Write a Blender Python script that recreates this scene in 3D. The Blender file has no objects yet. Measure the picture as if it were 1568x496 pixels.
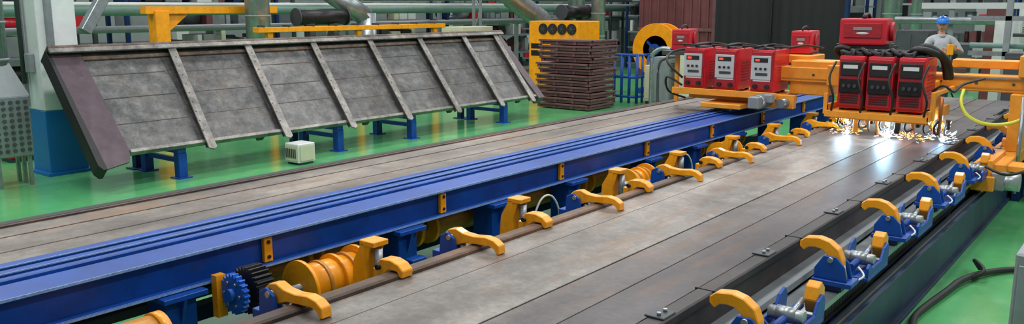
import bpy, bmesh, math, random
from mathutils import Vector, Matrix, Euler
random.seed(7)
SC=bpy.context.scene
try:
    SC.view_settings.view_transform='Standard'
except Exception: pass

# ------------------------------------------------ materials
def lin(h):
    h=h.lstrip('#'); o=[]
    for i in (0,2,4):
        c=int(h[i:i+2],16)/255
        o.append(c/12.92 if c<=.04045 else ((c+.055)/1.055)**2.4)
    return (o[0],o[1],o[2],1)
def newmat(name):
    m=bpy.data.materials.new(name); m.use_nodes=True
    nt=m.node_tree; b=nt.nodes['Principled BSDF']
    return m,nt,b
def pbr(name,hexc,rough=.45,metal=0.0,var=.12,scale=6,dirt=None,dirt_amt=.35,bump=.0,stretch=(1,1,1),coat=0,spec=.5):
    m,nt,b=newmat(name)
    tc=nt.nodes.new('ShaderNodeTexCoord'); mp=nt.nodes.new('ShaderNodeMapping')
    mp.inputs['Scale'].default_value=stretch
    nt.links.new(tc.outputs['Object'],mp.inputs['Vector'])
    n=nt.nodes.new('ShaderNodeTexNoise'); n.inputs['Scale'].default_value=scale; n.inputs['Detail'].default_value=6; n.inputs['Roughness'].default_value=.65
    nt.links.new(mp.outputs['Vector'],n.inputs['Vector'])
    c=lin(hexc)
    r=nt.nodes.new('ShaderNodeValToRGB')
    r.color_ramp.elements[0].position=.3; r.color_ramp.elements[1].position=.7
    r.color_ramp.elements[0].color=tuple(max(0,x*(1-var*1.6)) for x in c[:3])+(1,)
    r.color_ramp.elements[1].color=tuple(min(1,x*(1+var)) for x in c[:3])+(1,)
    nt.links.new(n.outputs['Fac'],r.inputs['Fac'])
    out=r.outputs['Color']
    if dirt:
        n2=nt.nodes.new('ShaderNodeTexNoise'); n2.inputs['Scale'].default_value=scale*2.3; n2.inputs['Detail'].default_value=8; n2.inputs['Roughness'].default_value=.7
        nt.links.new(mp.outputs['Vector'],n2.inputs['Vector'])
        r2=nt.nodes.new('ShaderNodeValToRGB'); r2.color_ramp.elements[0].position=.52; r2.color_ramp.elements[1].position=.68
        r2.color_ramp.elements[1].color=(dirt_amt,)*3+(1,)
        nt.links.new(n2.outputs['Fac'],r2.inputs['Fac'])
        mx=nt.nodes.new('ShaderNodeMixRGB'); mx.inputs['Color2'].default_value=lin(dirt)
        nt.links.new(r2.outputs['Color'],mx.inputs['Fac']); nt.links.new(out,mx.inputs['Color1']); out=mx.outputs['Color']
    nt.links.new(out,b.inputs['Base Color'])
    b.inputs['Roughness'].default_value=rough; b.inputs['Metallic'].default_value=metal
    b.inputs['Specular IOR Level'].default_value=spec
    if coat: b.inputs['Coat Weight'].default_value=coat
    if bump:
        bp=nt.nodes.new('ShaderNodeBump'); bp.inputs['Strength'].default_value=bump; bp.inputs['Distance'].default_value=.02
        nt.links.new(n.outputs['Fac'],bp.inputs['Height']); nt.links.new(bp.outputs['Normal'],b.inputs['Normal'])
    return m
def emis(name,hexc,st):
    m,nt,b=newmat(name); b.inputs['Base Color'].default_value=lin(hexc)
    b.inputs['Emission Color'].default_value=lin(hexc); b.inputs['Emission Strength'].default_value=st
    return m
def steel(name,dark,mid,light,rust,rustamt=.5,rough=.42,along='Y',metal=.35,sc=1.0,dirw=.5):
    """mill plate: broad blotches, faint rolling direction, scuffs, rust bloom"""
    m,nt,b=newmat(name); L=nt.links.new
    tc=nt.nodes.new('ShaderNodeTexCoord')
    def mapn(s):
        mp=nt.nodes.new('ShaderNodeMapping'); mp.inputs['Scale'].default_value=s; L(tc.outputs['Object'],mp.inputs['Vector']); return mp.outputs['Vector']
    def ax(a,c): return (a,c,a) if along=='Y' else ((c,a,a) if along=='X' else (a*.6,a*.6,a*.6))
    def noise(vec,scale,detail=8,ro=.65,dist=0):
        n=nt.nodes.new('ShaderNodeTexNoise'); n.inputs['Scale'].default_value=scale; n.inputs['Detail'].default_value=detail; n.inputs['Roughness'].default_value=ro
        n.inputs['Distortion'].default_value=dist
        L(vec,n.inputs['Vector']); return n.outputs['Fac']
    def ramp(f,ps):
        r=nt.nodes.new('ShaderNodeValToRGB'); cr=r.color_ramp
        while len(cr.elements)<len(ps): cr.elements.new(.5)
        for e,(p,c) in zip(cr.elements,ps): e.position=p; e.color=c
        L(f,r.inputs['Fac']); return r.outputs['Color']
    def mix(f,a,c,mode='MIX'):
        x=nt.nodes.new('ShaderNodeMixRGB'); x.blend_type=mode
        for s,v in (('Fac',f),('Color1',a),('Color2',c)):
            if isinstance(v,(tuple,float,int)): x.inputs[s].default_value=v
            else: L(v,x.inputs[s])
        return x.outputs['Color']
    n1=noise(mapn(ax(2.2,.5)),1.0*sc,5,.55,.2); n2=noise(mapn((1,1,1)),3.4*sc,12,.78,.2)
    n3=noise(mapn(ax(6,.5)),1.6*sc,10,.7,.3); n4=noise(mapn(ax(1.6,.6)),1.3*sc,6)
    n6=noise(mapn((1,1,1)),24*sc,8,.8)
    f=mix(1-dirw,n1,n2)
    base=ramp(f,[(.40,lin(dark)),(.5,lin(mid)),(.61,lin(light))])
    base=mix(1.0,base,ramp(n6,[(.35,(.80,.80,.81,1)),(.65,(1.14,1.14,1.13,1))]),'MULTIPLY')
    rm=ramp(n3,[(.48,(0,0,0,1)),(.62,(1,1,1,1))]); rm2=ramp(n4,[(.46,(0,0,0,1)),(.60,(rustamt,)*3+(1,))])
    rf=mix(1.0,rm,rm2,'MULTIPLY')
    col=mix(rf,base,lin(rust))
    L(col,b.inputs['Base Color']); b.inputs['Metallic'].default_value=metal
    rr=nt.nodes.new('ShaderNodeMapRange'); rr.inputs['To Min'].default_value=rough-.14; rr.inputs['To Max'].default_value=rough+.2
    L(n2,rr.inputs['Value']); L(rr.outputs['Result'],b.inputs['Roughness'])
    bp=nt.nodes.new('ShaderNodeBump'); bp.inputs['Strength'].default_value=.1; bp.inputs['Distance'].default_value=.006
    L(n2,bp.inputs['Height']); L(bp.outputs['Normal'],b.inputs['Normal'])
    return m

M={}
M['floor']=pbr('green_epoxy','#57a869',.15,0,.10,1.2,'#86bd92',.35,.02)
M['wall']=pbr('wall_paint','#8f9696',.8,0,.08,2)
M['wallb']=pbr('wall_band','#646d70',.8,0,.1,2)
M['plateA']=steel('mill_plate_light','#5d5956','#7d7873','#a09a94','#86603f',.6,.46,'Y',.5)
M['plateB']=steel('mill_plate_mid','#4a4646','#625d5b','#807a77','#7c583c',.6,.44,'Y',.5)
M['plateC']=steel('mill_plate_dark','#3e3a3d','#524d4f','#6e6768','#75553a',.5,.42,'Y',.5)
M['plateL']=steel('mill_plate_brown','#5b5550','#78716a','#979086','#84603f',.75,.48,'Y',.4)
M['rust']=steel('rusty_bar','#3c3029','#594638','#7c6453','#8f5733',.7,.55,'Y',.25)
M['darkbar']=steel('dark_bar','#2c2a2b','#3f3c3c','#575352','#6b4a30',.3,.5)
M['black']=pbr('black_rubber','#18181a',.55,0,.3,8)
M['blackm']=pbr('black_metal','#202023',.4,.3,.3,8)
M['blue']=pbr('blue_paint','#04449a',.42,0,.18,4,'#0a2f66',.6,.02,spec=.4)
M['bluebr']=pbr('blue_paint_bright','#0f5cc0',.45,0,.12,4)
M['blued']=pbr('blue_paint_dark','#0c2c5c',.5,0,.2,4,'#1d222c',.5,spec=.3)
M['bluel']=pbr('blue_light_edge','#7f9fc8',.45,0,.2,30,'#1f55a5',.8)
M['railblue']=pbr('rail_dark_blue','#1c3350',.5,.1,.25,5,'#3a3f48',.5)
M['yellow']=pbr('yellow_paint','#f59f0c',.36,0,.1,6,'#a06820',.35,.0,coat=.2)
M['orange']=pbr('orange_yellow_beam','#e8982c',.42,0,.08,4,'#a8712f',.35)
M['brass']=pbr('ochre_drum','#c0842f',.38,.1,.12,5,'#7d5226',.4)
M['red']=pbr('red_case','#c8182a',.33,0,.08,5,'#7c1a20',.3,.0,(1,1,1),.2)
M['reds']=pbr('red_grille','#a01a25',.5,0,.15,40)
M['white']=pbr('white_panel','#d0d3d1',.4,0,.05,6)
M['lgrey']=pbr('silver_front_panel','#b9bdbe',.4,.1,.05,6)
M['grey']=pbr('grey_panel','#888e92',.45,.1,.08,6)
M['dgrey']=pbr('dark_grey','#42464a',.5,.2,.15,6)
M['silver']=pbr('galvanised','#98a0a3',.33,.7,.15,9)
M['alu']=pbr('cast_aluminium','#a9adaf',.35,.6,.1,20)
M['maroon']=pbr('maroon_sheet','#6a373b',.55,0,.15,3)
M['primer']=pbr('primer_brown','#6b484c',.55,.1,.18,5,'#8b6562',.35)
M['primerd']=pbr('dark_primer_plate','#54464e',.42,.2,.2,5,'#6a5a62',.5,.03)
M['curtain']=pbr('black_curtain','#101116',.7,0,.2,2)
M['cream']=pbr('cream_paint','#c6c4aa',.45,0,.06,3)
M['green']=pbr('green_pipe','#72908a',.4,0,.1,3)
M['skin']=pbr('skin','#c98f72',.5,0,.05,20)
M['shirt']=pbr('grey_shirt','#a9aeb4',.8,0,.1,12)
M['pants']=pbr('work_trousers','#39404d',.85,0,.1,12)
M['helmet']=pbr('blue_helmet','#1f6fc4',.3,0,.03,6)
M['hair']=pbr('dark_hair','#2a2019',.7,0,.2,40)
M['eye']=pbr('eye_dark','#1c1512',.3,0,.05,40)
M['lip']=pbr('lip','#9c5c4e',.5,0,.05,40)
M['whitep']=pbr('white_column_paint','#dfe3e4',.45,0,.06,2,'#a9adad',.3)
M['bluecol']=pbr('column_blue','#0f6fb8',.35,0,.08,2)
M['copper']=pbr('copper','#b5713c',.35,.7,.1,9)
M['hose']=pbr('yellow_hose','#c9cf3a',.4,0,.05,5)
M['spark']=emis('spark_orange','#ff9442',9)
M['sparkw']=emis('spark_white','#bcd8ff',15)
M['arc']=emis('arc_core','#9fd6ff',60)
M['led']=emis('led_red','#ff3020',2)
M['panel']=steel('panel_steel','#4e4e4f','#656565','#80807f','#6b5743',.45,.42,'I',.6,1.6,.3)
M['panel2']=steel('panel_steel_dark','#454546','#5b5b5b','#757473','#6b5743',.5,.42,'I',.6,2.1,.3)
M['bead']=pbr('weld_bead','#5c5048',.45,.4,.2,20)
M['ribst']=steel('rib_steel','#666462','#86837f','#a5a19c','#7a5a3c',.5,.4,'I',.55,2,.3)
M['liprust']=steel('lip_rust','#45382f','#63544a','#80726a','#7a4c30',.6,.5,'I',.3,2,.3)

# ------------------------------------------------ mesh builder
class B:
    def __init__(s,name): s.name=name; s.bm=bmesh.new(); s.mats=[]; s.T=Matrix.Identity(4)
    def mi(s,m):
        m=M[m] if isinstance(m,str) else m
        if m not in s.mats: s.mats.append(m)
        return s.mats.index(m)
    def add(s,t,mat,X=None):
        i=s.mi(mat)
        for f in t.faces: f.material_index=i
        t.transform(s.T@(X if X is not None else Matrix.Identity(4)))
        me=bpy.data.meshes.new('t'); t.to_mesh(me); t.free(); s.bm.from_mesh(me); bpy.data.meshes.remove(me)
    def box(s,c,d,mat,bev=0,rot=None,seg=1):
        t=bmesh.new(); bmesh.ops.create_cube(t,size=1); bmesh.ops.scale(t,vec=d,verts=t.verts)
        if bev: bmesh.ops.bevel(t,geom=t.edges[:],offset=bev,segments=seg,affect='EDGES',profile=.6)
        X=Matrix.Translation(c)
        if rot: X=X@Euler(rot).to_matrix().to_4x4()
        s.add(t,mat,X)
    def bb(s,x0,x1,y0,y1,z0,z1,mat,bev=0):
        s.box(((x0+x1)/2,(y0+y1)/2,(z0+z1)/2),(abs(x1-x0),abs(y1-y0),abs(z1-z0)),mat,bev)
    def cyl(s,a,b,r,mat,seg=20,r2=None,cap=True):
        a=Vector(a); b=Vector(b); d=b-a
        t=bmesh.new(); bmesh.ops.create_cone(t,cap_ends=cap,segments=seg,radius1=r,radius2=r if r2 is None else r2,depth=d.length)
        for f in t.faces: f.smooth=len(f.verts)==4
        X=Matrix.Translation((a+b)/2)@d.to_track_quat('Z','Y').to_matrix().to_4x4()
        s.add(t,mat,X)
    def sph(s,c,r,mat,sc=(1,1,1),u=16,v=10):
        t=bmesh.new(); bmesh.ops.create_uvsphere(t,u_segments=u,v_segments=v,radius=r)
        for f in t.faces: f.smooth=True
        s.add(t,mat,Matrix.Translation(c)@Matrix.Diagonal((*sc,1)))
    def prism(s,pts,axis,lo,hi,mat,bev=0):
        t=bmesh.new()
        def P(a,b,c): return {'X':(c,a,b),'Y':(a,c,b),'Z':(a,b,c)}[axis]
        v0=[t.verts.new(P(a,b,lo)) for a,b in pts]; v1=[t.verts.new(P(a,b,hi)) for a,b in pts]
        t.faces.new(v0); t.faces.new(v1[::-1]); n=len(pts)
        for i in range(n): t.faces.new((v0[i],v1[i],v1[(i+1)%n],v0[(i+1)%n]))
        bmesh.ops.recalc_face_normals(t,faces=t.faces)
        if bev: bmesh.ops.bevel(t,geom=t.edges[:],offset=bev,segments=1,affect='EDGES')
        s.add(t,mat)
    def tube(s,pts,r,mat,seg=8,sub=4,ridge=0):
        P=[Vector(p) for p in pts]; Q=[]
        for i in range(len(P)-1):
            p0=P[max(i-1,0)];p1=P[i];p2=P[i+1];p3=P[min(i+2,len(P)-1)]
            for k in range(sub):
                u=k/sub
                Q.append(.5*((2*p1)+(-p0+p2)*u+(2*p0-5*p1+4*p2-p3)*u*u+(-p0+3*p1-3*p2+p3)*u**3))
        Q.append(P[-1]); t=bmesh.new(); rings=[]; up=Vector((0,0,1))
        for i,q in enumerate(Q):
            d=(Q[min(i+1,len(Q)-1)]-Q[max(i-1,0)]).normalized()
            a=d.cross(up)
            if a.length<.05: a=d.cross(Vector((1,0,0)))
            a.normalize(); b=a.cross(d).normalized()
            rr=r*(1+(ridge if i%2 else -ridge))
            rings.append([t.verts.new(q+a*rr*math.cos(w)+b*rr*math.sin(w)) for w in [2*math.pi*j/seg for j in range(seg)]])
        for i in range(len(rings)-1):
            for j in range(seg):
                f=t.faces.new((rings[i][j],rings[i][(j+1)%seg],rings[i+1][(j+1)%seg],rings[i+1][j])); f.smooth=True
        t.faces.new(rings[0]); t.faces.new(rings[-1][::-1])
        bmesh.ops.recalc_face_normals(t,faces=t.faces); s.add(t,mat)
    def mesh(s):
        me=bpy.data.meshes.new(s.name); s.bm.to_mesh(me); s.bm.free()
        for m in s.mats: me.materials.append(m)
        return me
    def done(s,loc=(0,0,0),rot=(0,0,0)):
        return place(s.name,s.mesh(),loc,rot)
def place(name,me,loc=(0,0,0),rot=(0,0,0),scale=(1,1,1)):
    o=bpy.data.objects.new(name,me); o.location=loc; o.rotation_euler=rot; o.scale=scale
    SC.collection.objects.link(o); return o

# ------------------------------------------------ room
b=B('floor'); b.bb(-24,8,-4,36,-.1,0,'floor'); b.done()
b=B('wall_left'); b.bb(-24.2,-24,-4,36,0,7,'wall')
for k in range(10): b.bb(-24,-23.75,-2+4*k,-1.6+4*k,0,7,'white')
b.bb(-24,-23.96,-4,36,0,1.2,'wallb'); b.done()
b=B('wall_far'); b.bb(-24,8,36,36.2,0,7,'wall')
for k in range(8): b.bb(-22+4*k,-21.6+4*k,35.75,36,0,7,'white')
b.bb(-24,8,35.96,36,0,1.2,'wallb'); b.done()

# ------------------------------------------------ near welding table
b=B('welding_table')
b.bb(-3.0,-1.75,-.5,14.8,.60,.760,'blackm')
for y in range(0,15,2):
    b.bb(-2.95,-2.8,y,y+.15,0,.6,'blued'); b.bb(-1.95,-1.8,y,y+.15,0,.6,'blued')
b.bb(-3.03,-2.97,-.5,14.8,.45,.76,'blued')
b.bb(-1.78,-1.60,-.5,14.0,.58,.62,'grey')
b.bb(-1.74,-1.70,-.5,14.0,.3,.765,'darkbar')
for k in range(28):
    y=.2+k*.5; b.bb(-1.70,-1.40,y,y+.05,.50,.54,'dgrey')
b.bb(-1.60,-1.38,-.5,14,.53,.565,'silver')
b.done()
edges=[(-3.06,-2.33,'plateA',.800),(-2.325,-2.055,'plateB',.7975),(-2.05,-1.77,'plateC',.799)]
for i,(a,c,m,zt) in enumerate(edges):
    b=B('steel_plate'); b.bb(a,c-.003,-.5,14.6,.762,zt,m,.002)
    if i==0: b.bb(-2.851,-2.846,-.5,14.6,.79,zt+.0012,'bead')
    b.done()
b=B('rusty_angle_bar'); b.bb(-3.15,-3.063,-.5,13.5,.70,.825,'rust',.010); b.bb(-3.17,-3.15,-.5,13.5,.68,.72,'rust',.005); b.done()
b=B('edge_clamping_bar'); b.bb(-1.755,-1.665,-.5,12.5,.766,.815,'darkbar',.008)
for k in range(9):
    y=3.30+k*1.24
    b.bb(-1.77,-1.67,y-.06,y+.06,.815,.826,'dgrey',.003); b.cyl((-1.71,y-.03,.826),(-1.71,y-.03,.84),.010,'silver',8); b.cyl((-1.71,y+.03,.826),(-1.71,y+.03,.84),.010,'silver',8)
    b.bb(-1.765,-1.655,y+.45,y+.455,.766,.818,'black')
b.done()

# ------------------------------------------------ left table
b=B('welding_table'); b.bb(-5.62,-4.68,-.5,12.0,.55,.81,'blackm')
for y in range(0,12,2):
    b.bb(-5.55,-5.4,y,y+.15,0,.55,'blued'); b.bb(-4.95,-4.8,y,y+.15,0,.55,'blued')
b.bb(-5.72,-5.625,-.5,12.0,.62,.865,'black',.01)
b.bb(-5.625,-5.60,-.5,12.0,.8,.862,'rust')
b.done()
ed=[-5.598,-5.36,-5.02,-4.66]
for i in range(3):
    b=B('steel_plate'); b.bb(ed[i],ed[i+1]-.003,-.5,11.9,.812,.85-.0015*(i%2),'plateL',.002)
    b.bb(ed[i+1]-.016,ed[i+1]-.003,-.5,11.9,.845,.8512,'rust'); b.done()

# ------------------------------------------------ blue gantry runway beam
Y0,Y1=-.5,13.5
b=B('blue_runway_beam')
b.bb(-4.64,-4.55,Y0,Y1,.80,.90,'blue',.006)
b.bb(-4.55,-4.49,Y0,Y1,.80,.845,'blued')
b.bb(-4.49,-4.42,Y0,Y1,.80,.905,'blue',.006)
b.bb(-4.42,-4.385,Y0,Y1,.80,.84,'blackm')
b.bb(-4.385,-4.335,Y0,Y1,.80,.90,'blue',.006)
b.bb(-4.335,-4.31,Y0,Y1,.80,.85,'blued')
b.bb(-4.31,-4.08,Y0,Y1,.865,.885,'blue',.003)
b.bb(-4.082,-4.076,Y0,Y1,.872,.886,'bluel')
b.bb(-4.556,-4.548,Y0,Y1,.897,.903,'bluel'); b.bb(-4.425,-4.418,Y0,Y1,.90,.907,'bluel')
b.bb(-4.20,-4.14,Y0,Y1,.70,.87,'blue')
b.bb(-4.31,-4.08,Y0,Y1,.685,.705,'blue',.003)
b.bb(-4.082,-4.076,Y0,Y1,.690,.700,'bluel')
for k in range(9):
    y=2.91+1.53*(k-1)
    b.box((-4.12,y,.785),(.03,.06,.155),'yellow',.004)
    b.cyl((-4.12,y,.83),(-4.098,y,.83),.012,'blackm',8); b.cyl((-4.12,y,.74),(-4.098,y,.74),.012,'blackm',8)
b.bb(-4.75,-4.66,Y0,12,.25,.35,'blued')
b.done()
b=B('beam_support_post')
b.bb(-.10,.10,-.09,.09,0.02,.66,'blue',.005); b.bb(-.12,.16,-.14,.14,0,.02,'blue'); b.bb(-.12,.16,-.13,.13,.655,.684,'blue',.003)
b.prism([(.10,.655),(.15,.655),(.10,.50)],'Y',-.01,.01,'blue')
for s in (-1,1): b.cyl((.13,.1*s,.02),(.13,.1*s,.045),.014,'silver',8)
mp_=b.mesh()
for y in (.9,2.32,4.04,5.06,6.13,7.54,8.6,9.7,10.9,12.1,13.2): place('beam_support_post',mp_,(-4.18,y,0))
b=B('cross_brace')
b.bb(-.38,.28,-.05,.05,.26,.36,'blue',.004); b.bb(-.17,-.03,-.08,.08,0,.26,'blued'); b.bb(-.38,-.30,-.07,.07,.36,.52,'blue',.004)
mx_=b.mesh()
for y in (1.5,3.95,5.3,6.5,7.6,9.6): place('cross_brace',mx_,(-3.58,y,0))

b=B('roller_drive_shaft'); sx_=-4.46
for (y0,y1) in ((2.85,3.4),(3.5,4.45),(4.62,5.55),(5.75,6.7),(6.85,7.9),(8.05,9.1),(9.3,10.5)):
    b.cyl((sx_,y0,.52),(sx_,y1,.52),.11,'brass',24)
    b.cyl((sx_,y0-.02,.52),(sx_,y0+.02,.52),.14,'yellow',24); b.cyl((sx_,y1-.02,.52),(sx_,y1+.02,.52),.14,'yellow',24)
b.cyl((sx_,1.2,.52),(sx_,10.6,.52),.04,'dgrey',12)
for y in (3.45,5.65,7.95,10.55):
    b.bb(sx_-.08,sx_+.08,y-.04,y+.04,0,.48,'blued')
b.done()
def drum(y,x=-3.88,z=.58,s=1.0):
    b=B('winch_drum')
    b.cyl((x,y-.16*s,z),(x,y+.22*s,z),.125*s,'yellow',28)
    for k,(yy,r) in enumerate(((-.18,.165),(-.05,.135),(.06,.15),(.15,.14),(.24,.165))):
        b.cyl((x,y+yy*s-.012,z),(x,y+yy*s+.012,z),r*s,'brass' if k%2 else 'yellow',32)
    b.cyl((x,y-.30*s,z),(x,y+.34*s,z),.03,'silver',12)
    b.bb(x-.12,x+.12,y+.26*s,y+.34*s,0,z+.06,'blued',.005); b.bb(x-.1,x+.1,y-.27*s,y-.22*s,0,z-.04,'blued',.005)
    b.done()
drum(3.14); drum(6.85,-3.88,.58,.85); drum(8.85,-3.88,.58,.85)
b=B('gear_motor'); b.cyl((-3.76,1.62,.62),(-3.76,2.00,.62),.11,'brass',28); b.cyl((-3.76,1.98,.62),(-3.76,2.03,.62),.12,'yellow',28)
b.cyl((-3.76,1.45,.62),(-3.76,1.62,.62),.09,'dgrey',20); b.bb(-3.86,-3.66,1.62,2.0,0,.52,'blued'); b.done()
b=B('gear_wheel'); gx,gy,gz=-3.92,2.53,.65
def gear(r1,r2,N,y0,y1,mat):
    pts=[]
    for i in range(N*4):
        a=2*math.pi*i/(N*4); r=r1 if (i%4) in (0,1) else r2
        pts.append((gx+r*math.cos(a),gz+r*math.sin(a)))
    b.prism(pts,'Y',y0,y1,mat)
gear(.115,.098,22,gy,gy+.035,'bluebr'); b.cyl((gx,gy-.03,gz),(gx,gy+.02,gz),.035,'bluebr',20)
for k in range(6):
    a=k*math.pi/3; b.cyl((gx+.07*math.cos(a),gy-.012,gz+.07*math.sin(a)),(gx+.07*math.cos(a),gy,gz+.07*math.sin(a)),.010,'silver',8)
gear(.135,.115,26,gy+.08,gy+.19,'blackm'); b.cyl((gx,gy,gz),(gx,gy+.24,gz),.03,'dgrey',12)
b.bb(gx-.05,gx+.05,gy+.20,gy+.23,0,gz,'blued'); b.bb(gx-.15,gx-.10,gy-.03,gy+.03,.5,.74,'yellow'); b.done()

# left clamps (shared meshes)
b=B('hold_down_clamp')
prof=[(-.02,-.03),(-.03,.02),(0,.045),(.05,.055),(.11,.035),(.19,.03),(.28,.04),(.34,.03),(.38,.005),(.388,-.045),(.365,-.05),(.345,-.022),(.31,-.008),(.22,-.014),(.13,-.02),(.1,-.03),(.05,-.05)]
b.prism(prof,'Y',-.03,.03,'yellow',.004)
for s in (-1,1):
    b.prism([(-.05,.005),(0,.03),(.06,.0),(.08,-.1),(.10,-.24),(-.07,-.24)],'Y',s*.045-.009,s*.045+.009,'blue',.003)
b.cyl((.02,-.06,.0),(.02,.06,.0),.016,'silver',12)
b.cyl((.08,0,-.22),(.09,0,-.04),.022,'alu',14); b.cyl((.0,-.0,-.22),(.0,-.0,-.04),.018,'silver',12)
b.bb(-.12,.12,-.07,.07,-.26,-.235,'blue',.003); b.bb(-.05,.05,-.05,.05,-.85,-.26,'blued')
b.bb(-.12,-.06,-.05,.05,-.235,-.10,'blue',.003)
mc=b.mesh()
b=B('hold_down_clamp')
prof=[(0,-.06),(0,.01),(.03,.035),(.10,.04),(.16,.025),(.195,-.005),(.19,-.045),(.17,-.045),(.15,-.015),(.09,-.015),(.05,-.05)]
b.prism(prof,'Y',-.04,.04,'yellow',.005); b.bb(-.04,.04,-.03,.03,-.24,-.03,'yellow',.004); b.cyl((.02,-.06,-.01),(.02,.06,-.01),.015,'blackm',10)
b.bb(-.09,.05,-.06,.06,-.26,-.23,'blue',.003); b.bb(-.07,.01,-.04,.04,-.85,-.25,'blued'); ms=b.mesh()
b=B('yellow_stop_bracket')
b.bb(-.02,.025,-.06,.06,-.30,.0,'yellow',.004); b.bb(-.02,.10,-.06,.06,-.015,.018,'yellow',.004)
for s in (-1,1): b.prism([(.025,.0),(.07,.0),(.025,-.14)],'Y',s*.05-.006,s*.05+.006,'yellow')
b.prism([(-.02,-.02),(-.02,-.30),(-.10,-.36),(-.08,-.12)],'Y',-.055,-.04,'yellow')
b.cyl((.075,0,-.2),(.075,0,-.03),.026,'alu',14); b.cyl((.07,0,-.86),(.07,0,-.2),.02,'dgrey',10); b.bb(-.1,.1,-.05,.05,-.40,-.30,'blue'); b.bb(-.04,.03,-.04,.04,-.86,-.40,'blued'); mb=b.mesh()
CY=[2.36,3.64,4.98,6.24,7.30,8.54,9.85,11.1]; BY=[3.22,4.60,5.95,7.02,8.25,9.4,10.7,11.9]
for y in CY:
    place('hold_down_clamp',mc,(-3.30,y,.85))
    place('hold_down_clamp',ms,(-3.23,y+.64 if y<7 else y+.6,.85))
for y in BY: place('yellow_stop_bracket',mb,(-3.57,y,.86))
b=B('pneumatic_hose')
for y in BY[:6]:
    b.tube([(-3.42,y-.5,.50),(-3.50,y-.35,.43),(-3.58,y-.2,.52),(-3.56,y-.12,.58),(-3.48,y-.1,.48),(-3.42,y+.1,.42)],.007,'white',6,5)
for y in (5.6,7.1,8.1):
    b.tube([(-4.03,y-.22,.35),(-3.99,y-.12,.62),(-3.96,y,.65),(-3.95,y+.1,.5),(-4.0,y+.12,.3)],.009,'white',6,5)
b.done()

# right clamps
b=B('edge_clamp')
prof=[(-.20,-.005),(-.20,.03),(-.17,.055),(-.09,.065),(-.03,.05),(.025,.01),(.05,-.05),(.055,-.10),(.02,-.115),(-.01,-.08),(-.04,-.03),(-.07,-.002),(-.11,.005),(-.15,.0),(-.175,-.025)]
b.prism(prof,'Y',-.035,.035,'yellow',.005)
for s in (-1,1):
    b.prism([(-.10,-.11),(-.05,-.03),(.02,-.03),(.07,-.08),(.09,-.17),(-.10,-.17)],'Y',s*.048-.007,s*.048+.007,'blue',.003)
b.cyl((-.01,-.07,-.05),(-.01,.07,-.05),.016,'silver',12)
b.bb(-.11,.12,-.075,.075,-.20,-.17,'blue',.003)
b.cyl((.06,-.0,-.17),(.04,0,-.09),.02,'alu',12)
y0=.20
b.bb(-.08,.14,y0,y0+.44,-.225,-.20,'blue',.004)
for s in (-.07,.13):
    b.prism([(y0,-.20),(y0,-.14),(y0+.04,-.12),(y0+.09,-.155),(y0+.30,-.155),(y0+.35,-.09),(y0+.42,-.07),(y0+.45,-.11),(y0+.44,-.20)],'X',s-.009,s+.009,'blue',.003)
b.cyl((-.06,y0+.19,-.135),(.12,y0+.19,-.135),.034,'alu',20); b.cyl((-.02,y0+.19,-.135),(.08,y0+.19,-.135),.041,'silver',20)
b.cyl((.03,y0+.02,-.155),(.03,y0+.38,-.14),.022,'blue',14)
b.cyl((.05,y0+.22,-.13),(.05,y0+.36,-.10),.015,'silver',10)
b.prism([(y0+.37,-.10),(y0+.39,-.03),(y0+.44,-.01),(y0+.49,-.05),(y0+.49,-.11),(y0+.45,-.18),(y0+.41,-.18)],'X',.05,.12,'yellow',.005)
b.bb(-.1,.06,-.05,.05,-.235,-.195,'blued'); b.bb(-.1,.06,y0+.14,y0+.22,-.235,-.22,'blued')
b.tube([(.08,y0,-.14),(.13,y0-.06,-.17),(.09,y0-.12,-.2)],.006,'white',6)
me=b.mesh()
for k in range(8): place('edge_clamp',me,(-1.43,3.66+1.24*k,.805))

b=B('cable_drag_chain')
for k in range(210):
    y=1.0+k*.052
    b.bb(-1.60,-1.583,y,y+.045,.42,.475,'black'); b.bb(-1.447,-1.43,y,y+.045,.42,.475,'black')
    b.bb(-1.60,-1.43,y+.008,y+.026,.467,.478,'black')
    if k%2==0: b.bb(-1.52,-1.505,y,y+.09,.43,.47,'blackm')
b.bb(-1.61,-1.425,.9,12,.39,.415,'blackm')
for y in range(1,13,2): b.bb(-1.56,-1.46,y,y+.08,0,.39,'blued')
b.done()
b=B('gantry_floor_rail'); b.bb(-1.415,-1.32,0,14.0,.36,.385,'railblue',.003); b.bb(-1.375,-1.345,0,14,.03,.36,'railblue'); b.bb(-1.415,-1.31,0,14,.0,.03,'railblue',.003)
b.bb(-1.385,-1.35,0,14,.385,.41,'dgrey',.004)
b.done()

# ------------------------------------------------ ribbed steel panel
b=B('ribbed_steel_panel')
ang=math.atan2(1.16,1.05)
ex=Vector((0,1,0)); ey=Vector((-math.cos(ang),0,math.sin(ang))); ez=ex.cross(ey)*1.0
if ez.x<0: ez=-ez
R=Matrix((ex,ey,ez)).transposed().to_4x4()
L=9.0; S=1.58
xs=[.35]+[1.5+1.22*k for k in range(6)]+[L-.1]
for i in range(7):
    b.bb(xs[i],xs[i+1]-.004,-.04,S,-.03,0.002*(i%2),'panel2' if i%2 else 'panel')
    for yy in (.40+.03*(i%3),1.18-.02*(i%2)): b.bb(xs[i]+.05,xs[i+1]-.05,yy-.004,yy+.004,0,.005,'bead')
    b.bb(xs[i]+.05,xs[i+1]-.05,.80,.808,0,.006,'bead')
b.bb(.45,L-.2,-.06,-.01,-.03,.05,'ribst',.004)
b.prism([(.04,S+.02),(.45,S),(.45,-.05),(.38,-.18),(.06,-.24),(.0,-.17)],'Z',.005,.03,'primerd',.004)
b.prism([(.04,S+.02),(.08,S+.02),(.09,-.24),(.04,-.24),(.0,-.17)],'Z',-.16,.035,'black',.004)
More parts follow.
